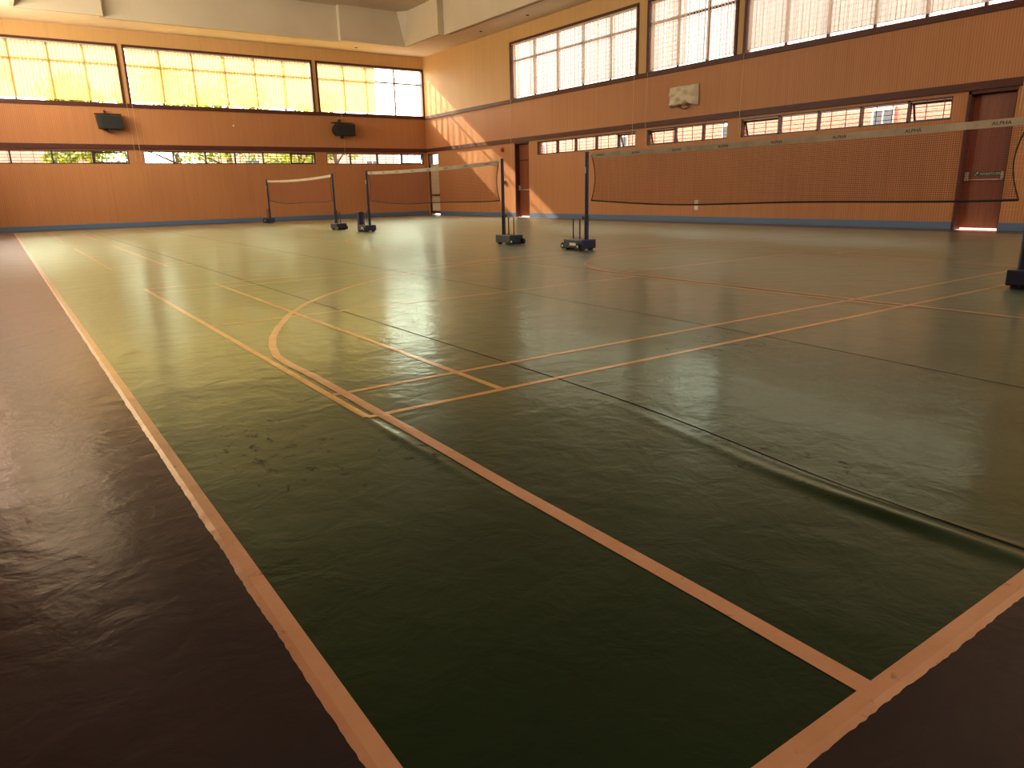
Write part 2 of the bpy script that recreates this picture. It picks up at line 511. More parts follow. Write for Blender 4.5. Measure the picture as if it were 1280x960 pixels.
# ------------------------------------------------------------------ setting: walls
SILL, WTOP, SOF = 4.25, 6.12, 6.67
LB, LT = 2.21, 2.66
WALLTOP = 8.2
def cells(us, zs, holes):
    us = sorted(set(us + [h[0] for h in holes] + [h[1] for h in holes]))
    zs = sorted(set(zs + [h[2] for h in holes] + [h[3] for h in holes]))
    for u0, u1 in zip(us, us[1:]):
        run = None
        for z0, z1 in zip(zs, zs[1:]):
            uc, zc = (u0+u1)/2, (z0+z1)/2
            if any(h[0] < uc < h[1] and h[2] < zc < h[3] for h in holes): continue
            yield u0, u1, z0, z1
W1_UP = [(-.75, 4.38), (4.60, 11.33), (11.56, 16.36)]
W1_LOW = [(-.6, 4.27, [.72, 1.92, 3.14]), (4.76, 11.2, [5.77, 6.9, 7.99, 9.07, 10.19]), (11.69, 16.26, [12.75, 13.98, 15.18])]
W2_UP = [(16.71, 23.25), (13.14, 16.27), (6.15, 12.85)]
W2_LOW = [(16.73, 21.70, [17.54, 18.57, 19.62, 20.62]), (13.26, 16.24, [14.13, 15.16]), (7.60, 12.83, [8.5, 9.57, 10.63, 11.69])]
D2 = (6.43, 7.30); D1_ = (22.22, 23.10); D3 = (28.97, 29.86); DH = 2.71
h1 = [(a, b, SILL, WTOP) for a, b in W1_UP] + [(a, b, LB, LT) for a, b, _ in W1_LOW]
h2 = [(a, b, SILL, WTOP) for a, b in W2_UP] + [(a, b, LB, LT) for a, b, _ in W2_LOW] + [(d[0], d[1], 0, DH) for d in (D1_, D2)] + [(D3[0], D3[1], 0, LT)]
TH = .25
w = MB()
for u0, u1, z0, z1 in cells([X0-.25, X1], [0, SILL, WALLTOP], h1):
    w.box(u0, Y1, z0, u1, Y1+TH, z1, 1 if z0 >= SILL-.01 else 0)
tag(w.build('wall_back', [M['panel'], M['upper']]), 'far orange panelled wall with the yellow lit blinds', kind='structure')
w = MB()
for u0, u1, z0, z1 in cells([Y0-.25, Y1+TH], [0, SILL, WALLTOP], h2):
    w.box(X1, u0, z0, X1+TH, u1, z1, 1 if z0 >= SILL-.01 else 0)
tag(w.build('wall_right', [M['panel'], M['upper']]), 'long orange ribbed wall on the right with two doors', kind='structure')
w = MB()
for u0, u1, z0, z1 in cells([Y0-.25, Y1], [0, SILL, WALLTOP], [(a, b, SILL, WTOP) for a, b in LEFT_FILL]): w.box(X0-.25, u0, z0, X0, u1, z1)  # openings added for the fill lights
tag(w.build('wall_left', [M['panel']]), 'orange panelled wall beside the purple floor margin', kind='structure')
w = MB()
for u0, u1, z0, z1 in cells([X0, X1], [0, SILL, WALLTOP], [(a, b, SILL, WTOP) for a, b in FRONT_FILL]): w.box(u0, Y0-.25, z0, u1, Y0, z1)  # these openings too are added for fill
tag(w.build('wall_front', [M['panel']]), 'orange panelled wall behind the viewer', kind='structure')

# horizontal timber bands, skirting
def band(name, n, y0, y1, z0, z1, wall, mtl, prot, label):
    b = MB()
    if wall == 1: b.box(y0, Y1-prot, z0, y1, Y1, z1)
    else: b.box(X1-prot, y0, z0, X1, y1, z1)
    return tag(b.build('%s_%s' % (name, n), mtl), label, kind='structure')
band('trim', 1, X0, X1-.03, SILL-.13, SILL, 1, M['brown'], .06, 'dark sill band under the far upper windows')
band('trim', 2, Y0, Y1-.06, SILL-.13, SILL, 2, M['brown'], .05, 'dark sill band under the right upper windows')
band('trim', 3, X0, X1-.03, LT+.05, LT+.21, 1, M['brown'], .07, 'dark band over the far slit windows')
band('trim', 4, Y0, Y1-.07, LT+.06, LT+.21, 2, M['brown'], .05, 'dark band over the right slit windows and doors')
band('baseboard', 'back', X0, X1-.015, .006, .16, 1, M['blue'], .015, 'blue painted skirting along the far wall')
for i, (a, b) in enumerate(((D1_[1], D3[0]), (D2[1], D1_[0]), (Y0, D2[0]))):
    band('baseboard', ('right', 'right_middle', 'right_near')[i], a+.01, b-.01, .006, .16, 2, M['blue'], .015,
         'blue skirting on the right wall, ' + ('far stretch past the narrow door', 'long stretch between the doors', 'nearest stretch before the door')[i])
b = MB(); b.box(X0, Y0, .0, X0+.015, Y1-.015, .16)
tag(b.build('baseboard_left', M['blue']), 'blue skirting on the left wall', kind='structure')

# ceiling : soffit ring, stepped fascia, coffer top, beams
FX, FY = 14.6, 28.03
c = MB()
c.box(X0, 28.10, SOF, 3.87, Y1, SOF+.12); c.box(3.87, 28.34, SOF, 11.9, Y1, SOF+.12); c.box(11.9, 28.10, SOF, X1, Y1, SOF+.12)
c.box(FX+.06, 25.38, SOF, X1, 28.10, SOF+.12); c.box(FX+.31, 8.0, SOF, X1, 25.38, SOF+.12); c.box(FX+.06, Y0, SOF, X1, 8.0, SOF+.12)
c.box(X0, Y0, SOF, 1.43, 28.10, SOF+.12)
c.box(1.43, Y0, SOF, FX+.06, .44, SOF+.12)
ceil = c.build('ceiling', M['white'])
tag(ceil, 'pale stepped ceiling with boarded soffit and deep coffers', kind='structure')
c = MB(); T = .12; ZT = 7.9
c.box(1.49, 28.03, SOF-.012, 3.87, 28.03+T, ZT); c.box(3.87, 28.28, SOF-.012, 11.87, 28.28+T, ZT); c.box(11.87, 28.03, SOF-.012, FX, 28.03+T, ZT)
c.box(3.795, 28.15, SOF-.010, 3.865, 28.41, ZT-.01); c.box(11.875, 28.15, SOF-.010, 11.945, 28.41, ZT-.01)
c.box(FX, 25.35, SOF-.012, FX+T, 28.03, ZT); c.box(FX+.25, 8.0, SOF-.012, FX+.25+T, 25.35, ZT)
c.box(FX+T, 25.36, SOF-.010, FX+.38, 25.43, ZT-.01); c.box(FX, Y0, SOF-.012, FX+T, 8.0, ZT); c.box(FX+T, 7.92, SOF-.010, FX+.38, 7.99, ZT-.01)
c.box(1.49-T, .5, SOF-.012, 1.49, 28.03, ZT); c.box(1.49, .38, SOF-.012, FX, .5, ZT)
n = len(c.v)
c.v += [(14.6, 28.03, SOF), (14.30, 28.03, ZT), (14.6, 27.70, ZT), (14.6, 28.03, ZT)]
for f in ((0,1,2),(0,3,1),(0,2,3),(1,3,2)): c.f.append(tuple(n+i for i in f)); c.m.append(0)
c.build('fascia', M['plaster'], ceil)
c = MB(); c.box(X0-.25, Y0-.25, ZT, X1+.25, Y1+.25, ZT+.2)
c.build('coffer_top', M['plaster'], ceil)
c = MB()
for yy in (19.6, 11.0, 3.6): c.box(1.49, yy, 7.2, FX+.2, yy+.4, ZT)
c.build('beam', M['plaster'], ceil)
c = MB()
c.box(3.95, 28.43, SOF-.008, 11.8, 28.46, SOF+.01); c.box(FX+.41, 8.1, SOF-.008, FX+.44, 25.2, SOF+.01)
M['bead'] = mat('soffit_bead', (.30, .20, .11), .8)
c.build('shadow_bead', M['bead'], ceil)

# recessed downlights in the right soffit
for i, (dx, dy) in enumerate(((15.75, 24.2), (15.75, 21.3), (15.75, 18.4), (13.0, 29.2))):
    c = MB(); c.tube([(dx, dy, SOF-.015), (dx, dy, SOF)], .06, 14)
    o = c.build('sprinkler_head', M['brown'], origin=(dx, dy, SOF))
    tag(o, ('small dark ceiling rose near the corner on the right soffit', 'small dark ceiling rose, next nearer on the right soffit',
            'small dark ceiling rose nearest the viewer on right soffit', 'small dark ceiling rose on the far wall soffit')[i], 'ceiling fitting', 'ceiling roses in the soffit')

# ------------------------------------------------------------------ windows
def wp(wall, u, off, z):      # off: distance into the wall (positive = outwards)
    return (u, Y1+off, z) if wall == 1 else (X1+off, u, z)
def wbox(mb, wall, u0, u1, o0, o1, z0, z1, mi=0):
    a, b = wp(wall, u0, o0, z0), wp(wall, u1, o1, z1)
    mb.box(*a, *b, mi)
wn = [0]
def window(wall, u0, u1, z0, z1, div, transom, grille, label, frame_mat, open_panes=()):
    wn[0] += 1
    r = empty('window_%d' % wn[0], wp(wall, (u0+u1)/2, 0, z0))
    tag(r, label, kind='structure')
    fr = MB()
    up = transom is not None
    pr, ft = (.035, .075) if up else (.02, .035)
    # frame lining standing slightly proud of the wall
    if up:
        wbox(fr, wall, u0-.04, u1+.04, -pr, .12, z1, z1+ft)
        wbox(fr, wall, u0-.04, u0+.035, -pr, .12, z0, z1); wbox(fr, wall, u1-.035, u1+.04, -pr, .12, z0, z1)
    else:
        wbox(fr, wall, u0, u1, .03, .12, z1-ft, z1); wbox(fr, wall, u0, u1, .03, .12, z0, z0+ft)
        wbox(fr, wall, u0, u0+ft, .03, .12, z0, z1); wbox(fr, wall, u1-ft, u1, .03, .12, z0, z1)
    fr.build('window_frame', frame_mat, r)
    ed = [u0] + sorted(div) + [u1]
    for d in div:
        mu = MB(); wbox(mu, wall, d-.028, d+.028, .10 if up else .03, .16 if up else .12, z0, z1)
        mu.build('mullion', M['brown'] if up else M['dark'], r)
    if up:
        mu = MB(); wbox(mu, wall, u0, u1, .10, .16, transom-.028, transom+.028); mu.build('transom', M['brown'], r)
    for i, (a, b) in enumerate(zip(ed, ed[1:])):
        if i in open_panes:
            # top-hung sash pushed outwards at the bottom
            s = MB(); g0, g1 = a+.04, b-.04
            zt, zb, ob = z1-.045, z0+.02, .12+.13
            def sl_(mb, ua, ub, ta, tb):
                pts = [wp(wall, ua, .12+(.13)*ta, zt+(zb-zt)*ta), wp(wall, ub, .12+.13*ta, zt+(zb-zt)*ta),
                       wp(wall, ub, .12+.13*tb, zt+(zb-zt)*tb), wp(wall, ua, .12+.13*tb, zt+(zb-zt)*tb)]
                q = [Vector(p) for p in pts]; nrm = (q[1]-q[0]).cross(q[3]-q[0]).normalized()*.03
                n = len(mb.v); mb.v += [tuple(p) for p in q] + [tuple(p+nrm) for p in q]
                for f in ((0,1,2,3),(7,6,5,4),(0,4,5,1),(1,5,6,2),(2,6,7,3),(3,7,4,0)):
                    mb.f.append(tuple(n+k for k in f)); mb.m.append(0)
            sl_(s, g0, g1, 0, .1); sl_(s, g0, g1, .88, 1); sl_(s, g0, g0+.04, 0, 1); sl_(s, g1-.04, g1, 0, 1)
            so_ = s.build('sash', M['dark'], r)
            p = MB(); q = [wp(wall, g0, .125, zt), wp(wall, g1, .125, zt), wp(wall, g1, .255, zb), wp(wall, g0, .255, zb)]
            p.quad(*q); p.build('window_pane', M['glass'], so_)
        else:
            p = MB(); wbox(p, wall, a+.005, b-.005, .128, .132, z0, z1)
            p.v = p.v; p2 = MB(); p2.quad(wp(wall, a, .13, z0), wp(wall, b, .13, z0), wp(wall, b, .13, z1), wp(wall, a, .13, z1))
            p2.build('window_pane', M['glass'], r)
    gp, gh, gw = grille
    gr = MB()
    x = u0+gp/2
    while x < u1: wbox(gr, wall, x-gw/2, x+gw/2, .05 if not up else .20, (.05 if not up else .20)+gw, z0, z1); x += gp
    z = z0+gh
    while z < z1-.02: wbox(gr, wall, u0, u1, .05 if not up else .20, (.05 if not up else .20)+gw, z-gw/2, z+gw/2); z += gh
    gr.build('wire_grille', M['wire'], r)
    return r
def divs(a, b, n): return [a+(b-a)*k/n for k in range(1, n)]
UG = (.19, .125, .010)
window(1, *W1_UP[0], SILL, WTOP, [.15, 1.2, 2.3, 3.35], 5.56, UG, 'left upper window of the far wall behind yellow blinds', M['brown'])
window(1, *W1_UP[1], SILL, WTOP, divs(*W1_UP[1], 6), 5.56, UG, 'middle upper window of the far wall, widest one', M['brown'])
window(1, *W1_UP[2], SILL, WTOP, [12.7, 13.7, 15.05], 5.56, UG, 'upper window of the far wall ending at the corner', M['brown'])
window(2, *W2_UP[0], SILL, WTOP, divs(*W2_UP[0], 5), 5.56, UG, 'upper window of the right wall farthest from viewer', M['brown'])
window(2, *W2_UP[1], SILL, WTOP, divs(*W2_UP[1], 3), 5.56, UG, 'short upper window of the right wall between two piers', M['brown'])
window(2, *W2_UP[2], SILL, WTOP, divs(*W2_UP[2], 6), 5.56, UG, 'upper window of the right wall running out of the photo', M['brown'])
LG = (.36, .10, .014)
window(1, W1_LOW[0][0], W1_LOW[0][1], LB, LT, W1_LOW[0][2], None, LG, 'slit window of the far wall at the left edge', M['dark'], (3,))
window(1, W1_LOW[1][0], W1_LOW[1][1], LB, LT, W1_LOW[1][2], None, LG, 'long slit window in the middle of the far wall', M['dark'], (5,))
window(1, W1_LOW[2][0], W1_LOW[2][1], LB, LT, W1_LOW[2][2], None, LG, 'slit window of the far wall next to the corner', M['dark'], (3,))
window(2, W2_LOW[0][0], W2_LOW[0][1], LB, LT, W2_LOW[0][2], None, LG, 'slit window of the right wall beside the narrow far door', M['dark'], (0,))
window(2, W2_LOW[1][0], W2_LOW[1][1], LB, LT, W2_LOW[1][2], None, LG, 'short three pane slit window below the wrapped box', M['dark'], (2,))
window(2, W2_LOW[2][0], W2_LOW[2][1], LB, LT, W2_LOW[2][2], None, LG, 'slit window of the right wall beside the near exit door', M['dark'], (0, 4))

# ------------------------------------------------------------------ doors
dn = [0]
def exit_door(u0, u1, label, sign):
    dn[0] += 1
    r = empty('door_%d' % dn[0], (X1, (u0+u1)/2, 0)); tag(r, label, kind='structure')
    j = MB()
    j.box(X1+.02, u0-.0, 0, X1+.25, u0+.02, DH); j.box(X1-.02, u1-.05, 0, X1+.25, u1, DH); j.box(X1-.02, u0, DH-.06, X1+.25, u1, DH)
    j.build('door_frame', M['brown'], r)
    l = MB(); l.box(X1+.17, u0+.02, .038, X1+.215, u1-.05, 2.06); 
    l.build('door_leaf', M['door'], r, bevel=.003)
    l = MB(); l.box(X1+.165, u0+.02, 2.085, X1+.215, u1-.05, DH-.06)
    l.build('overpanel', M['door'], r)
    l = MB(); l.box(X1+.155, u0+.02, 2.05, X1+.23, u1-.05, 2.09); l.build('transom_rail', M['brown'], r)
    pb = MB()
    pb.tube([(X1+.09, u0+.13, 1.0), (X1+.09, u1-.13, 1.0)], .012, 10)
    bar = pb.build('push_bar', M['chrome'], r, smooth=True)
    for u in (u0+.10, u1-.10):
        q = MB(); q.box(X1+.10, u-.025, .98, X1+.17, u+.025, 1.16); q.prism([(X1+.08, .985), (X1+.12, .985), (X1+.12, 1.06)], 'y', u-.02, u+.02)
        q.build('push_bar_bracket', M['chrome'], bar, bevel=.004)
    if sign:
        s = MB(); s.box(X1+.163, u0+.17, 1.075, X1+.17, u1-.20, 1.155)
        sg = s.build('door_sign', M['green'], r)
        text_mesh('PUSH BAR TO OPEN', .058, M['signwhite'], (X1+.161, u1-.335, 1.094), sg, PI/2*-1, 'sign_lettering', width=.38)
        a = MB(); a.tube([(X1+.161, u1-.235, 1.09), (X1+.161, u1-.30, 1.14)], .005, 6); a.box(X1+.160, u1-.31, 1.135, X1+.162, u1-.27, 1.142)
        a.build('sign_arrow', M['signwhite'], sg)
    return r
def text_mesh(body, size, mtl, loc, parent, rz, name, width=None, bold=0.0):
    cu = bpy.data.curves.new(name, 'FONT'); cu.body = body; cu.size = size; cu.extrude = .0005; cu.offset = bold
    tmp = bpy.data.objects.new(name, cu); COL.objects.link(tmp)
    dg = bpy.context.evaluated_depsgraph_get(); dg.update()
    me = bpy.data.meshes.new_from_object(tmp.evaluated_get(dg))
    bpy.data.objects.remove(tmp)
    xs = [v.co.x for v in me.vertices]; wd = (max(xs)-min(xs)) or 1
    k = (width/wd) if width else 1.0
    Mx = Matrix.Translation(loc) @ Matrix.Rotation(rz, 4, 'Z') @ Matrix.Rotation(PI/2, 4, 'X') @ Matrix.Diagonal((k, 1, 1, 1))
    me.transform(Mx)
    me.materials.clear(); me.materials.append(mtl)
    o = bpy.data.objects.new(name, me); COL.objects.link(o)
    if parent is not None:
        o.parent = parent; o.matrix_parent_inverse = parent.matrix_basis.inverted()
    return o
exit_door(*D1_, 'narrow looking brown exit door at the far end of the right wall', False)
exit_door(*D2, 'brown exit door at the right edge with green push bar sign', True)
dn[0] += 1
r = empty('door_3', (X1, sum(D3)/2, 0)); tag(r, 'cream door with glass light beside the far corner', kind='structure')
j = MB(); j.box(X1-.01, D3[1]-.09, 0, X1+.2, D3[1], LT); j.box(X1-.01, D3[0], LT-.05, X1+.2, D3[1], LT); j.build('door_frame', M['dark'], r)
l = MB(); l.box(X1+.05, D3[0], .17, X1+.1, D3[1]-.09, 2.14); l.build('door_leaf', M['cream'], r)
l = MB(); l.box(X1+.04, D3[0], .05, X1+.11, D3[1]-.09, .17); l.build('kick_plate', M['dark'], r)
l = MB(); l.box(X1-.0, D3[0]+.02, .82, X1+.05, D3[1]-.12, .90); l.build('push_bar', M['dark'], r)
l = MB(); l.quad((X1+.07, D3[0], 2.14), (X1+.07, D3[1]-.09, 2.14), (X1+.07, D3[1]-.09, LT-.05), (X1+.07, D3[0], LT-.05)); l.build('window_pane', M['glass'], r)
l = MB(); l.box(X1+.04, D3[0], 2.12, X1+.1, D3[1]-.09, 2.2); l.build('transom_rail', M['chrome'], r)

# ------------------------------------------------------------------ blinds
def blind(wall, u0, u1, zones, z0, z1, label, cords):
    r = empty('vertical_blind', wp(wall, (u0+u1)/2, 0, z1))
    tag(r, label, 'blind', 'vertical blinds in the upper windows')
    h = MB(); wbox(h, wall, u0+.05, u1-.05, .005, .045, z1-.03, z1); h.build('head_rail', M['railmetal'], r)
    for k, (a, b, ang, mt, zb) in enumerate(zones):
        s = MB(); sp = .108; u = a+sp/2
        while u < b:
            an = math.radians(ang + random.uniform(-5, 5)); hw = .063
            du, dd = math.cos(an)*hw, math.sin(an)*hw
            bz = zb + random.uniform(-.004, .004)
            n = len(s.v)
            for t, bow in ((-1, 0), (-.35, .006), (.35, .006), (1, 0)):
                s.v.append(wp(wall, u+du*t, .03+dd*t*.45+bow, bz)); s.v.append(wp(wall, u+du*t, .03+dd*t*.45+bow, z1-.03))
            for q in range(3): s.f.append((n+2*q, n+2*q+2, n+2*q+3, n+2*q+1)); s.m.append(0)
            u += sp
        s.build('blind_slats', mt, r, smooth=True)
        c_ = MB(); c_.tube([wp(wall, a+.05, .03, zb+.012), wp(wall, b-.05, .03, zb+.012)], .004, 5)
        c_.build('bottom_chain', M['railmetal'], r)
    for u in cords:
        c_ = MB(); c_.tube([wp(wall, u, -.075, SILL), wp(wall, u+.02, -.085, 3.2), wp(wall, u+.03, -.08, 2.3)], .006, 5)
        c_.build('pull_cord', M['palecord'], r)
    return r
zt = WTOP
blind(1, *W1_UP[0], [(-.7, 1.25, 14, M['slatA'], SILL+.06), (1.25, 4.33, 16, M['slatA'], SILL+.06)], SILL, zt, 'yellow lit blind in the left upper window of far wall', [4.45])
blind(1, *W1_UP[1], [(4.66, 11.28, 12, M['slatA'], SILL+.08)], SILL, zt, 'widest yellow lit blind in the middle of the far wall', [4.62])
blind(1, *W1_UP[2], [(11.62, 14.15, 14, M['slatA'], SILL+.05), (14.15, 16.33, 78, M['slatC'], SILL+.03)], SILL, zt, 'blind beside the corner, half yellow and half opened to white stripes', [12.45])
blind(2, *W2_UP[0], [(16.78, 23.18, 18, M['slatB'], SILL+.05)], SILL, zt, 'pale peach blind nearest the corner on the right wall', [16.75, 23.2])
blind(2, *W2_UP[1], [(13.2, 14.9, 40, M['slatB'], SILL+.05), (14.9, 16.2, 16, M['slatB'], SILL+.05)], SILL, zt, 'short pale blind over the wrapped box', [16.2])
blind(2, *W2_UP[2], [(6.2, 12.77, 14, M['slatB'], SILL+.075)], SILL, zt, 'pale blind at the top right with bright gap under it', [12.8, 6.3])

# ------------------------------------------------------------------ badminton posts and nets
def make_post():
    """pole at the origin, ballast base running along +Y away from the net"""
    r = empty('net_post')
    b = MB(); b.box(-.15, -.07, .03, .15, .42, .175)
    base = b.build('ballast_base', M['navy'], r, bevel=.012)
    b = MB(); b.box(-.152, .10, .075, -.150, .26, .12); bb = b.build('base_decal', M['chrome'], base)
    for sx in (-1, 1):
        b = MB(); b.tube([(sx*.10, .455, .062), (sx*.145, .455, .062)], .052, 16); wl = b.build('wheel', M['rubber'], r)
        b = MB(); b.tube([(sx*.146, .455, .062), (sx*.150, .455, .062)], .018, 10); b.build('wheel_hub', M['steel'], wl)
    b = MB(); b.tube([(-.152, .03, .065), (-.172, .03, .065)], .05, 16); wl = b.build('wheel', M['rubber'], r)
    b = MB(); b.tube([(-.173, .03, .065), (-.176, .03, .065)], .02, 10); b.build('wheel_hub', M['steel'], wl)
    for q in ((-.12, -.03, 0, -.06, .03, .035), (.06, -.03, 0, .12, .03, .035), (-.12, .36, 0, .12, .40, .035)):
        b = MB(); b.box(*q); b.build('base_foot', M['rubber'], r)
    b = MB(); b.tube([(0, 0, .17), (0, 0, 1.55)], .030, 14); pole = b.build('pole', M['navy'], r, smooth=False)
    b = MB(); b.tube([(0, 0, .175), (0, 0, .55)], .037, 14); b.build('pole_sleeve', M['navy'], r)
    b = MB(); b.tube([(0, 0, 1.55), (0, 0, 1.565)], .033, 14); b.box(-.01, -.034, 1.50, .01, -.02, 1.56); b.build('pole_cap', M['black'], pole)
    b = MB(); b.tube([(-.03, 0, 1.23), (-.03, 0, 1.33)], .012, 8); b.build('tension_cleat', M['steel'], pole)
    b = MB(); b.tube([(0, .02, .52), (0, .085, .52)], .012, 8); b.tube([(0, .085, .50), (0, .085, .545)], .018, 8); b.build('locking_knob', M['black'], pole)
    for yy in (.17, .34):
        b = MB(); b.tube([(0, yy, .17), (0, yy, .50)], .011, 8); b.build('weight_pin', M['black'], r)
    return r
posts = [((7.97, 9.22), 0, 'navy net post nearest the viewer in mid floor, left end of the big net'),
         ((7.80, 2.80), PI, 'navy net post cut by the right photo edge'),
         ((7.95, 11.62), PI, 'navy net post at the right end of the middle net'),
         ((8.15, 18.25), 0, 'navy net post at the left end of the middle net with block beside it'),
         ((8.08, 20.45), PI, 'navy net post at the right end of the farthest small net'),
         ((8.42, 27.8), 0, 'navy net post at the left end of the farthest small net')]
proto = make_post()
for i, ((x, y), rz, lab) in enumerate(posts):
    o = proto if i == 0 else copy_tree(proto)
    o.location = (x, y, .0065); o.rotation_euler = (0, 0, rz)
    tag(o, lab, 'net post', 'wheeled badminton net posts')
# dark block leaning beside the fourth post
b = MB(); b.box(8.09, 18.80, .0055, 8.23, 18.95, .52); o = b.build('weight_block', M['navy'], bevel=.015)
tag(o, 'upright dark navy block standing on the floor behind the base of the middle left post', 'weight block')

def net(pa, pb, label, sag, slack_end=.12, text=True):
    """net between poles pa (far, larger y) and pb (near)"""
    A = Vector((pa[0], pa[1], 0)); B = Vector((pb[0], pb[1], 0)); D = B-A; L = D.length; d = D/L
    r = empty('badminton_net', A+Vector((0, 0, 1.5))); tag(r, label, 'net', 'badminton nets')
    n = 48; s0, s1 = slack_end, L-slack_end
    def top(s): q = (s-s0)/(s1-s0); return 1.545-sag*4*q*(1-q)
    def bot(s):
        q = (s-s0)/(s1-s0); return top(s)-.735-.060*math.sin(q*PI)*(.6+.5*math.sin(q*6+.6))
    S = [s0+(s1-s0)*k/n for k in range(n+1)]
    def pt(s, z, off=0): p = A+d*s; return (p.x+off, p.y, z)
    def insx(s, f):   # side edge curving inwards between top and bottom
        q = (s-s0)/(s1-s0); e = .09*math.sin(f*PI)
        return s + e*(1-2*q) if (q < .02 or q > .98) else s
    m_ = MB(); rows = 8
    for s in S:
        for f in range(rows+1):
            ff = f/rows; m_.v.append(pt(insx(s, ff), top(s)-.07+(bot(s)-top(s)+.07)*ff))
    for i in range(n):
        for f in range(rows):
            a = i*(rows+1)+f; m_.f.append((a, a+rows+1, a+rows+2, a+1)); m_.m.append(0)
    m_.build('net_mesh', M['net'], r)
    t = MB()
    for s in S:
        z = top(s)
        for off, zz in ((-.004, z), (.004, z), (.004, z-.072), (-.004, z-.072)): t.v.append(pt(s, zz, off))
    for i in range(n):
        for k in range(4):
            a = i*4; t.f.append((a+k, a+(k+1) % 4, a+4+(k+1) % 4, a+4+k)); t.m.append(0)
    t.f += [(0, 1, 2, 3), (n*4+3, n*4+2, n*4+1, n*4)]; t.m += [0, 0]
    tape = t.build('top_tape', M['tape'], r)
    c = MB(); c.tube([pt(s, bot(s)) for s in S], .012, 6)
    c.build('bottom_cord', M['cord'], r)
    for s in (s0, s1):
        c = MB(); c.tube([pt(insx(s, f/8), top(s)-.03+(bot(s)-top(s)+.03)*f/8) for f in range(9)], .007, 6); c.build('side_cord', M['cord'], r)
    for a_, b_ in ((.036, s0), (L-.036, s1)):
        c = MB(); c.tube([pt(a_, 1.53), pt(b_, top(b_)-.01)], .004, 5); c.build('tie_cord', M['palecord'], r)
    if text:
        k = 0; s = s0+.12
        while s < s1-.3:
            z = top(s+.1)-.053
            p = A+d*s
            text_mesh('ALPHA', .047, M['ink'], (p.x-.0052, p.y, z), tape, math.atan2(d.y, d.x), 'tape_lettering', width=.17, bold=.0)
            s += .82; k += 1
    return r
P = [p[0] for p in posts]
net(P[0], P[1], 'largest badminton net, spanning the right half of the photo', .015)
net(P[3], P[2], 'middle badminton net in front of the far corner', .03)
net(P[5], P[4], 'smallest farthest badminton net with sagging cream tape', .05, text=False)

# ------------------------------------------------------------------ wall fittings
def speaker(x, z, w_, h_, label, bulge):
    r = empty('wall_loudspeaker', (x, Y1, z)); tag(r, label, 'loudspeaker', 'black loudspeakers on the far wall')
    b = MB(); y1 = Y1-.10; y0 = y1-.30
    x0, x1 = x-w_/2, x+w_/2
    if bulge:
        poly = [(x1, y1), (x1, y0)] + [(x0+.10-.12*math.sin(k*PI/8), y0+(y1-y0)*k/8) for k in range(9)]
        poly = [(x1, y0), (x1, y1)] + [(x0+.13-.13*math.sin(k*PI/8), z-h_/2+h_*k/8) for k in range(9)]
        poly = [(x1, z-h_/2)] + [(x0+.13-.13*math.sin(k*PI/8), z-h_/2+h_*k/8) for k in range(9)] + [(x1, z+h_/2)]
        b.prism(poly, 'y', y0, y1)
    else:
        b.prism([(x0+.05, z-h_/2), (x1, z-h_/2), (x1-.03, z+h_/2), (x0, z+h_/2)], 'y', y0, y1)
    body = b.build('cabinet', M['black'], r, bevel=.008)
    b = MB(); b.box(x0+.16, y0-.012, z-h_/2+.03, x1-.03, y0, z+h_/2-.03); b.build('speaker_grille', M['blackcloth'], r)
    b = MB(); b.box(x0-.02, y0+.05, z+h_/2+.035, x1-.02, y1, z+h_/2+.06); b.box(x-.06, y0+.1, z+h_/2, x+.02, y1-.02, z+h_/2+.04)
    b.box(x-.12, y1-.06, z+h_/2+.05, x-.07, Y1, z+h_/2+.19); b.build('top_bracket', M['black'], r)
    b = MB(); b.box(x-.07, y0+.1, z-h_/2-.10, x-.02, Y1, z-h_/2); b.build('lower_bracket', M['black'], r)
    return r
speaker(3.80, 3.59, .82, .44, 'black loudspeaker on the far wall at the left', False)
speaker(12.42, 3.56, .92, .46, 'black round ended loudspeaker on the far wall nearer the corner', True)

# box on the right wall wrapped in cream cloth
r = empty('wrapped_scoreboard', (X1, 14.77, 3.43)); tag(r, 'box wrapped in creased cream cloth on the right wall', 'covered box')
b = MB(); b.box(X1-.12, 14.36, 3.23, X1-.02, 15.18, 3.66); b.build('box_body', M['dark'], r)
b = MB(); nu, nz = 28, 22
def cloth(u, v):      # u along y 0..1 (far->near), v bottom->top
    y = 15.27-(.98)*u; z = 3.16+.56*v
    z += -.035*(1-v)*math.sin(u*PI)*-1 + .015*math.sin(u*19)*(1-v)**2
    edge_ = min(u, 1-u, v, 1-v)
    dpt = .205*min(1, (edge_/.10))**.5 if edge_ > 0 else 0
    wr = .034*math.sin(9*v+5*u*(1+v)+1.2)*min(1, edge_/.1) + .020*math.sin(16*(u-v*.8)) * min(1, edge_/.1) + .010*math.sin(31*u+11*v)*min(1, edge_/.12)
    wr -= .05*math.exp(-((v-.42-.10*math.sin(u*4))/.05)**2)*min(1, edge_/.08)
    y += .03*(1-v)**2*(1 if u < .5 else -.3)*abs(u-.5)*2
    return (X1-.022-max(dpt+wr, .0), y, z)
for j in range(nz+1):
    for i in range(nu+1): b.v.append(cloth(i/nu, j/nz))
for j in range(nz):
    for i in range(nu):
        a = j*(nu+1)+i; b.f.append((a, a+1, a+nu+2, a+nu+1)); b.m.append(0)
M['cloth'] = mat('cream_canvas', (.68, .58, .40), .85)
b.build('cloth_cover', M['cloth'], r, smooth=True)
b = MB(); b.tube([(X1-.06, 14.95-.4*k/10, 3.17-.07*math.sin(k*PI/10)) for k in range(11)], .010, 6); b.build('strap', M['dark'], r)

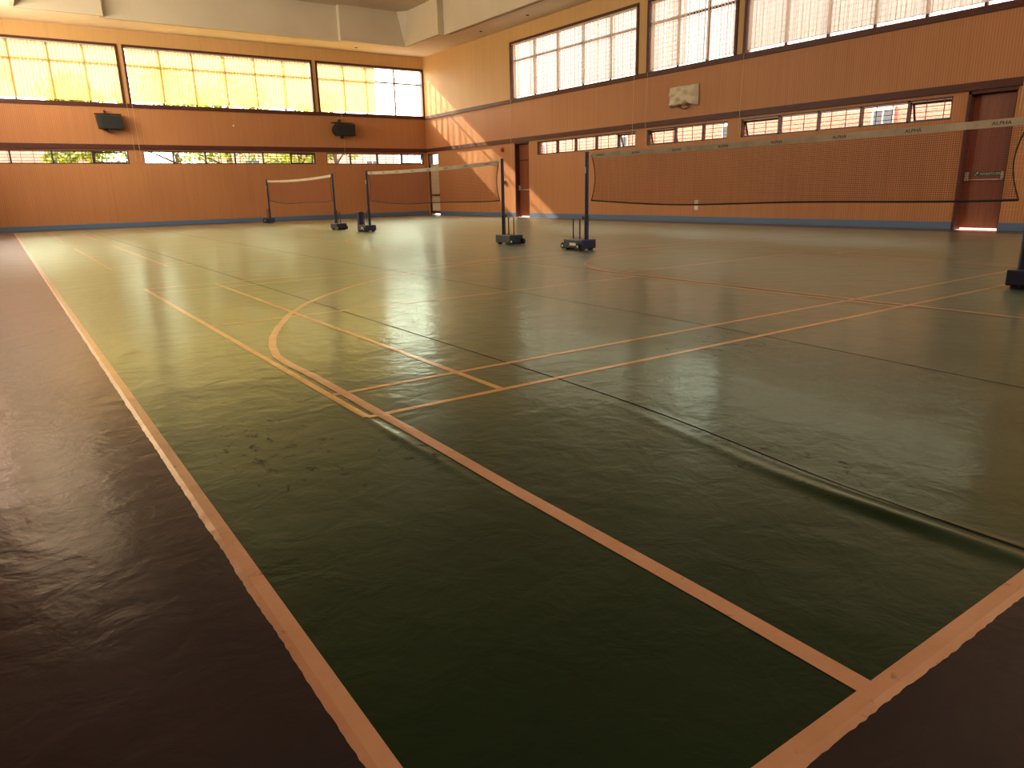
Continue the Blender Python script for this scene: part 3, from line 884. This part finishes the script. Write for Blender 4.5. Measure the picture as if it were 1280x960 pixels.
b = MB(); b.tube([(X1-.07, 23.9, 2.50), (X1-.005, 23.9, 2.50)], [.075, .085], 18); b.tube([(X1-.09, 23.9, 2.50), (X1-.07, 23.9, 2.50)], .025, 10)
tag(b.build('fire_bell', M['red']), 'round red fire bell on the right wall left of the narrow door', 'alarm bell')
b = MB(); b.box(X1-.04, 23.74, 1.22, X1, 23.84, 1.36); tag(b.build('call_point', M['brown'], bevel=.005), 'small brown call point on the wall below the red bell', 'call point')
for i, z in enumerate((.555, .40)):
    b = MB(); b.box(X1-.012, 14.14, z-.06, X1, 14.28, z+.06)
    o = b.build('socket_plate', M['plate'], bevel=.003)
    k = MB(); k.box(X1-.018, 14.18, z-.03, X1-.012, 14.24, z+.03); k.build('rocker', M['plate'], o)
    tag(o, ('upper cream socket plate on the right wall behind the big net', 'lower cream socket plate on the right wall above the blue skirting')[i], 'socket', 'socket plates on the right wall')
b = MB(); b.tube([(8.05, Y1-.02, 3.62), (8.05, Y1, 3.62)], .035, 12); tag(b.build('wall_button', M['plate']), 'tiny white disc on the far wall between the loudspeakers', 'wall button')
# pale horizontal lines beside the near door
b = MB()
for k, z in enumerate((.42, .98, 1.16, 1.24, 1.33, 1.46, 1.60, 1.68, 1.80)):
    b.box(X1-.002, 6.12+.01*(k % 3), z, X1, 6.40, z+.008)
M['paleline'] = mat('pale_panel_line', (.58, .30, .14), .8)
tag(b.build('pale_wall_line', M['paleline']), 'pale horizontal lines on the wall beside the near door', 'scratches')

# ------------------------------------------------------------------ outside
M['ground'] = mat('outdoor_paving', (.36, .32, .28), .9)
b = MB(); b.box(-60, -40, -.3, X0-.4, 90, -.16); b.box(X1+TH, -40, -.3, 80, 90, -.02); b.box(X0-.4, Y1+TH, -.3, X1+TH, 90, -.02)
tag(b.build('ground', M['ground']), 'paved ground outside the windows', kind='structure')
def brick(name, c1, c2, mortar):
    m = mat(name, c1, .85)
    g = NG(m); X = g.xyz()
    cmb = g.n('ShaderNodeCombineXYZ'); g.link(g.math('ADD', X[0], X[1]), cmb.inputs[0]); g.link(X[2], cmb.inputs[1])
    br = g.n('ShaderNodeTexBrick'); br.inputs['Scale'].default_value = 1.0
    br.inputs['Brick Width'].default_value = .23; br.inputs['Row Height'].default_value = .08; br.inputs['Mortar Size'].default_value = .008
    br.inputs['Color1'].default_value = (*c1, 1); br.inputs['Color2'].default_value = (*c2, 1); br.inputs['Mortar'].default_value = (*mortar, 1)
    g.link(cmb.outputs[0], br.inputs['Vector']); g.link(br.outputs['Color'], g.b.inputs['Base Color'])
    return m
M['brick'] = brick('red_brick', (.46, .15, .12), (.52, .19, .15), (.50, .34, .28))
M['bricklight'] = brick('lightened_brick', (.85, .42, .34), (.90, .52, .44), (.85, .7, .62))  # red brick lightened to make up for facades the sun does not reach
M['extwhite'] = mat('outside_white_paint', (.75, .68, .60), .7)
M['extglass'] = mat('outside_window_glass', (.10, .12, .16), .15)
M['sheet'] = mat('metal_roof_sheet', (.30, .16, .12), .6)
def building(loc, sx, sy, h, label, face, nwin):
    r = empty('brick_building', loc); tag(r, label, 'building')
    x, y, _ = loc
    b = MB(); b.box(x-sx/2, y-sy/2, -.02, x+sx/2, y+sy/2, h); b.build('wall', M['brick'] if face == 'x' else M['bricklight'], r)
    b = MB(); b.box(x-sx/2-.4, y-sy/2-.4, h, x+sx/2+.4, y+sy/2+.4, h+.18); b.build('roof', M['sheet'], r)
    for k in range(nwin):
        b = MB(); g_ = MB()
        if face == 'y':
            u = x-sx/2+sx*(k+.5)/nwin; yy = y-sy/2
            b.box(u-.5, yy-.03, 1.2, u+.5, yy, 3.2); g_.box(u-.42, yy-.04, 1.3, u-.03, yy-.03, 3.1); g_.box(u+.03, yy-.04, 1.3, u+.42, yy-.03, 3.1)
        else:
            u = y-sy/2+sy*(k+.5)/nwin; xx = x-sx/2
            b.box(xx-.03, u-.35, 1.2, xx, u+.35, 3.2); g_.box(xx-.04, u-.28, 1.3, xx-.03, u-.03, 3.1); g_.box(xx-.04, u+.03, 1.3, xx-.03, u+.28, 3.1)
        f = b.build('window_frame', M['extwhite'], r); g_.build('window_pane', M['extglass'], f)
building((26.2, 12.5, 0), 7, 40, 5.0, 'red brick building close outside the right wall', 'x', 7)
building((-5.5, 17, 0), 7, 50, 12.5, 'added tall brick block outside the left wall, keeping sun off its openings', 'x', 0)  # unseen mass added to stop sun entering the left openings
building((1.5, 48, 0), 7, 6, 4.4, 'pink red brick building beyond the left slit window', 'y', 2)
building((17.5, 50, 0), 12, 6, 4.4, 'red brick building beyond the slit window near the corner', 'y', 3)

M['leaf'] = bpy.data.materials.new('tree_leaf'); M['leaf'].use_nodes = True
t = M['leaf'].node_tree; t.nodes.clear()
o_ = t.nodes.new('ShaderNodeOutputMaterial'); d_ = t.nodes.new('ShaderNodeBsdfDiffuse'); tr_ = t.nodes.new('ShaderNodeBsdfTranslucent'); mx_ = t.nodes.new('ShaderNodeMixShader')
ns = t.nodes.new('ShaderNodeTexNoise'); ns.inputs['Scale'].default_value = 1.2
rp = t.nodes.new('ShaderNodeValToRGB'); rp.color_ramp.elements[0].color = (.06, .13, .02, 1); rp.color_ramp.elements[1].color = (.42, .48, .06, 1)
rp.color_ramp.elements[0].position = .35; rp.color_ramp.elements[1].position = .65
gg = t.nodes.new('ShaderNodeNewGeometry')
t.links.new(gg.outputs['Position'], ns.inputs['Vector']); t.links.new(ns.outputs['Fac'], rp.inputs['Fac'])
t.links.new(rp.outputs['Color'], d_.inputs[0]); t.links.new(rp.outputs['Color'], tr_.inputs[0])
mx_.inputs[0].default_value = .5
t.links.new(d_.outputs[0], mx_.inputs[1]); t.links.new(tr_.outputs[0], mx_.inputs[2]); t.links.new(mx_.outputs[0], o_.inputs[0])
M['bark'] = mat('tree_bark', (.10, .07, .05), .9)
def tree(x, y, h, rad, label):
    r = empty('leafy_tree', (x, y, -.02)); tag(r, label, 'tree', 'trees outside the far wall')
    b = MB(); b.tube([(x, y, -.05), (x+.1, y, h*.3), (x-.1, y+.1, h*.55), (x, y, h*.85)], [.2, .15, .1, .03], 8)
    for k in range(7):
        a = k*2.4; zz = h*(.25+.07*k)
        b.tube([(x, y, zz), (x+rad*.4*math.cos(a), y+rad*.4*math.sin(a), zz+.5), (x+rad*.8*math.cos(a), y+rad*.8*math.sin(a), zz+.9)], [.07, .045, .015], 6)
    b.build('trunk', M['bark'], r)
    f = MB(); rr = random.Random(int(x*10)+int(y))
    clumps = []
    for k in range(22):
        a = rr.uniform(0, 2*PI); e = rr.uniform(-.75, 1); q = rr.uniform(.35, .8)
        clumps.append((x+rad*q*math.cos(a)*math.sqrt(1-min(.98, e*e)), y+rad*q*math.sin(a)*math.sqrt(1-min(.98, e*e)), h*.58+h*.42*e*q, rr.uniform(.5, .95)*rad*.45))
    for cx, cy, cz, cr in clumps:
        for k in range(95):
            v = Vector((rr.gauss(0, 1), rr.gauss(0, 1), rr.gauss(0, 1))).normalized()*cr*rr.uniform(.6, 1)
            p = Vector((cx, cy, cz))+v
            u = Vector((rr.gauss(0, 1), rr.gauss(0, 1), rr.gauss(0, 1))).normalized(); w_ = u.orthogonal().normalized()
            s = rr.uniform(.09, .17)
            f.quad(p-u*s, p-w_*s*.5, p+u*s, p+w_*s*.5)
    f.build('foliage', M['leaf'], r)
for i, (x, y, h, rd) in enumerate(((-.6, 58, 7.5, 2.6), (3.9, 37.6, 6.6, 2.3), (9.4, 36.5, 7.2, 2.7), (13.4, 38.0, 6.4, 2.2), (17.4, 43.2, 7.0, 2.2), (8.4, 43, 8.6, 2.8))):
    tree(x, y, h, rd, ('distant leafy tree beyond the left end of the far wall', 'leafy tree outside the left slit window of far wall', 'leafy yellow green tree behind the middle slit window',
         'leafy tree outside between middle and corner windows', 'leafy tree outside past the far corner', 'tallest leafy tree standing behind the others outside')[i])
# unseen slab added to block sun from the far slit windows
b = MB(); b.box(X0, Y1+TH, 2.98, X1+.2, Y1+TH+1.35, 3.06)
tag(b.build('trim_5', M['extwhite']), 'added outside slab blocking sun above the far slit windows', kind='structure')
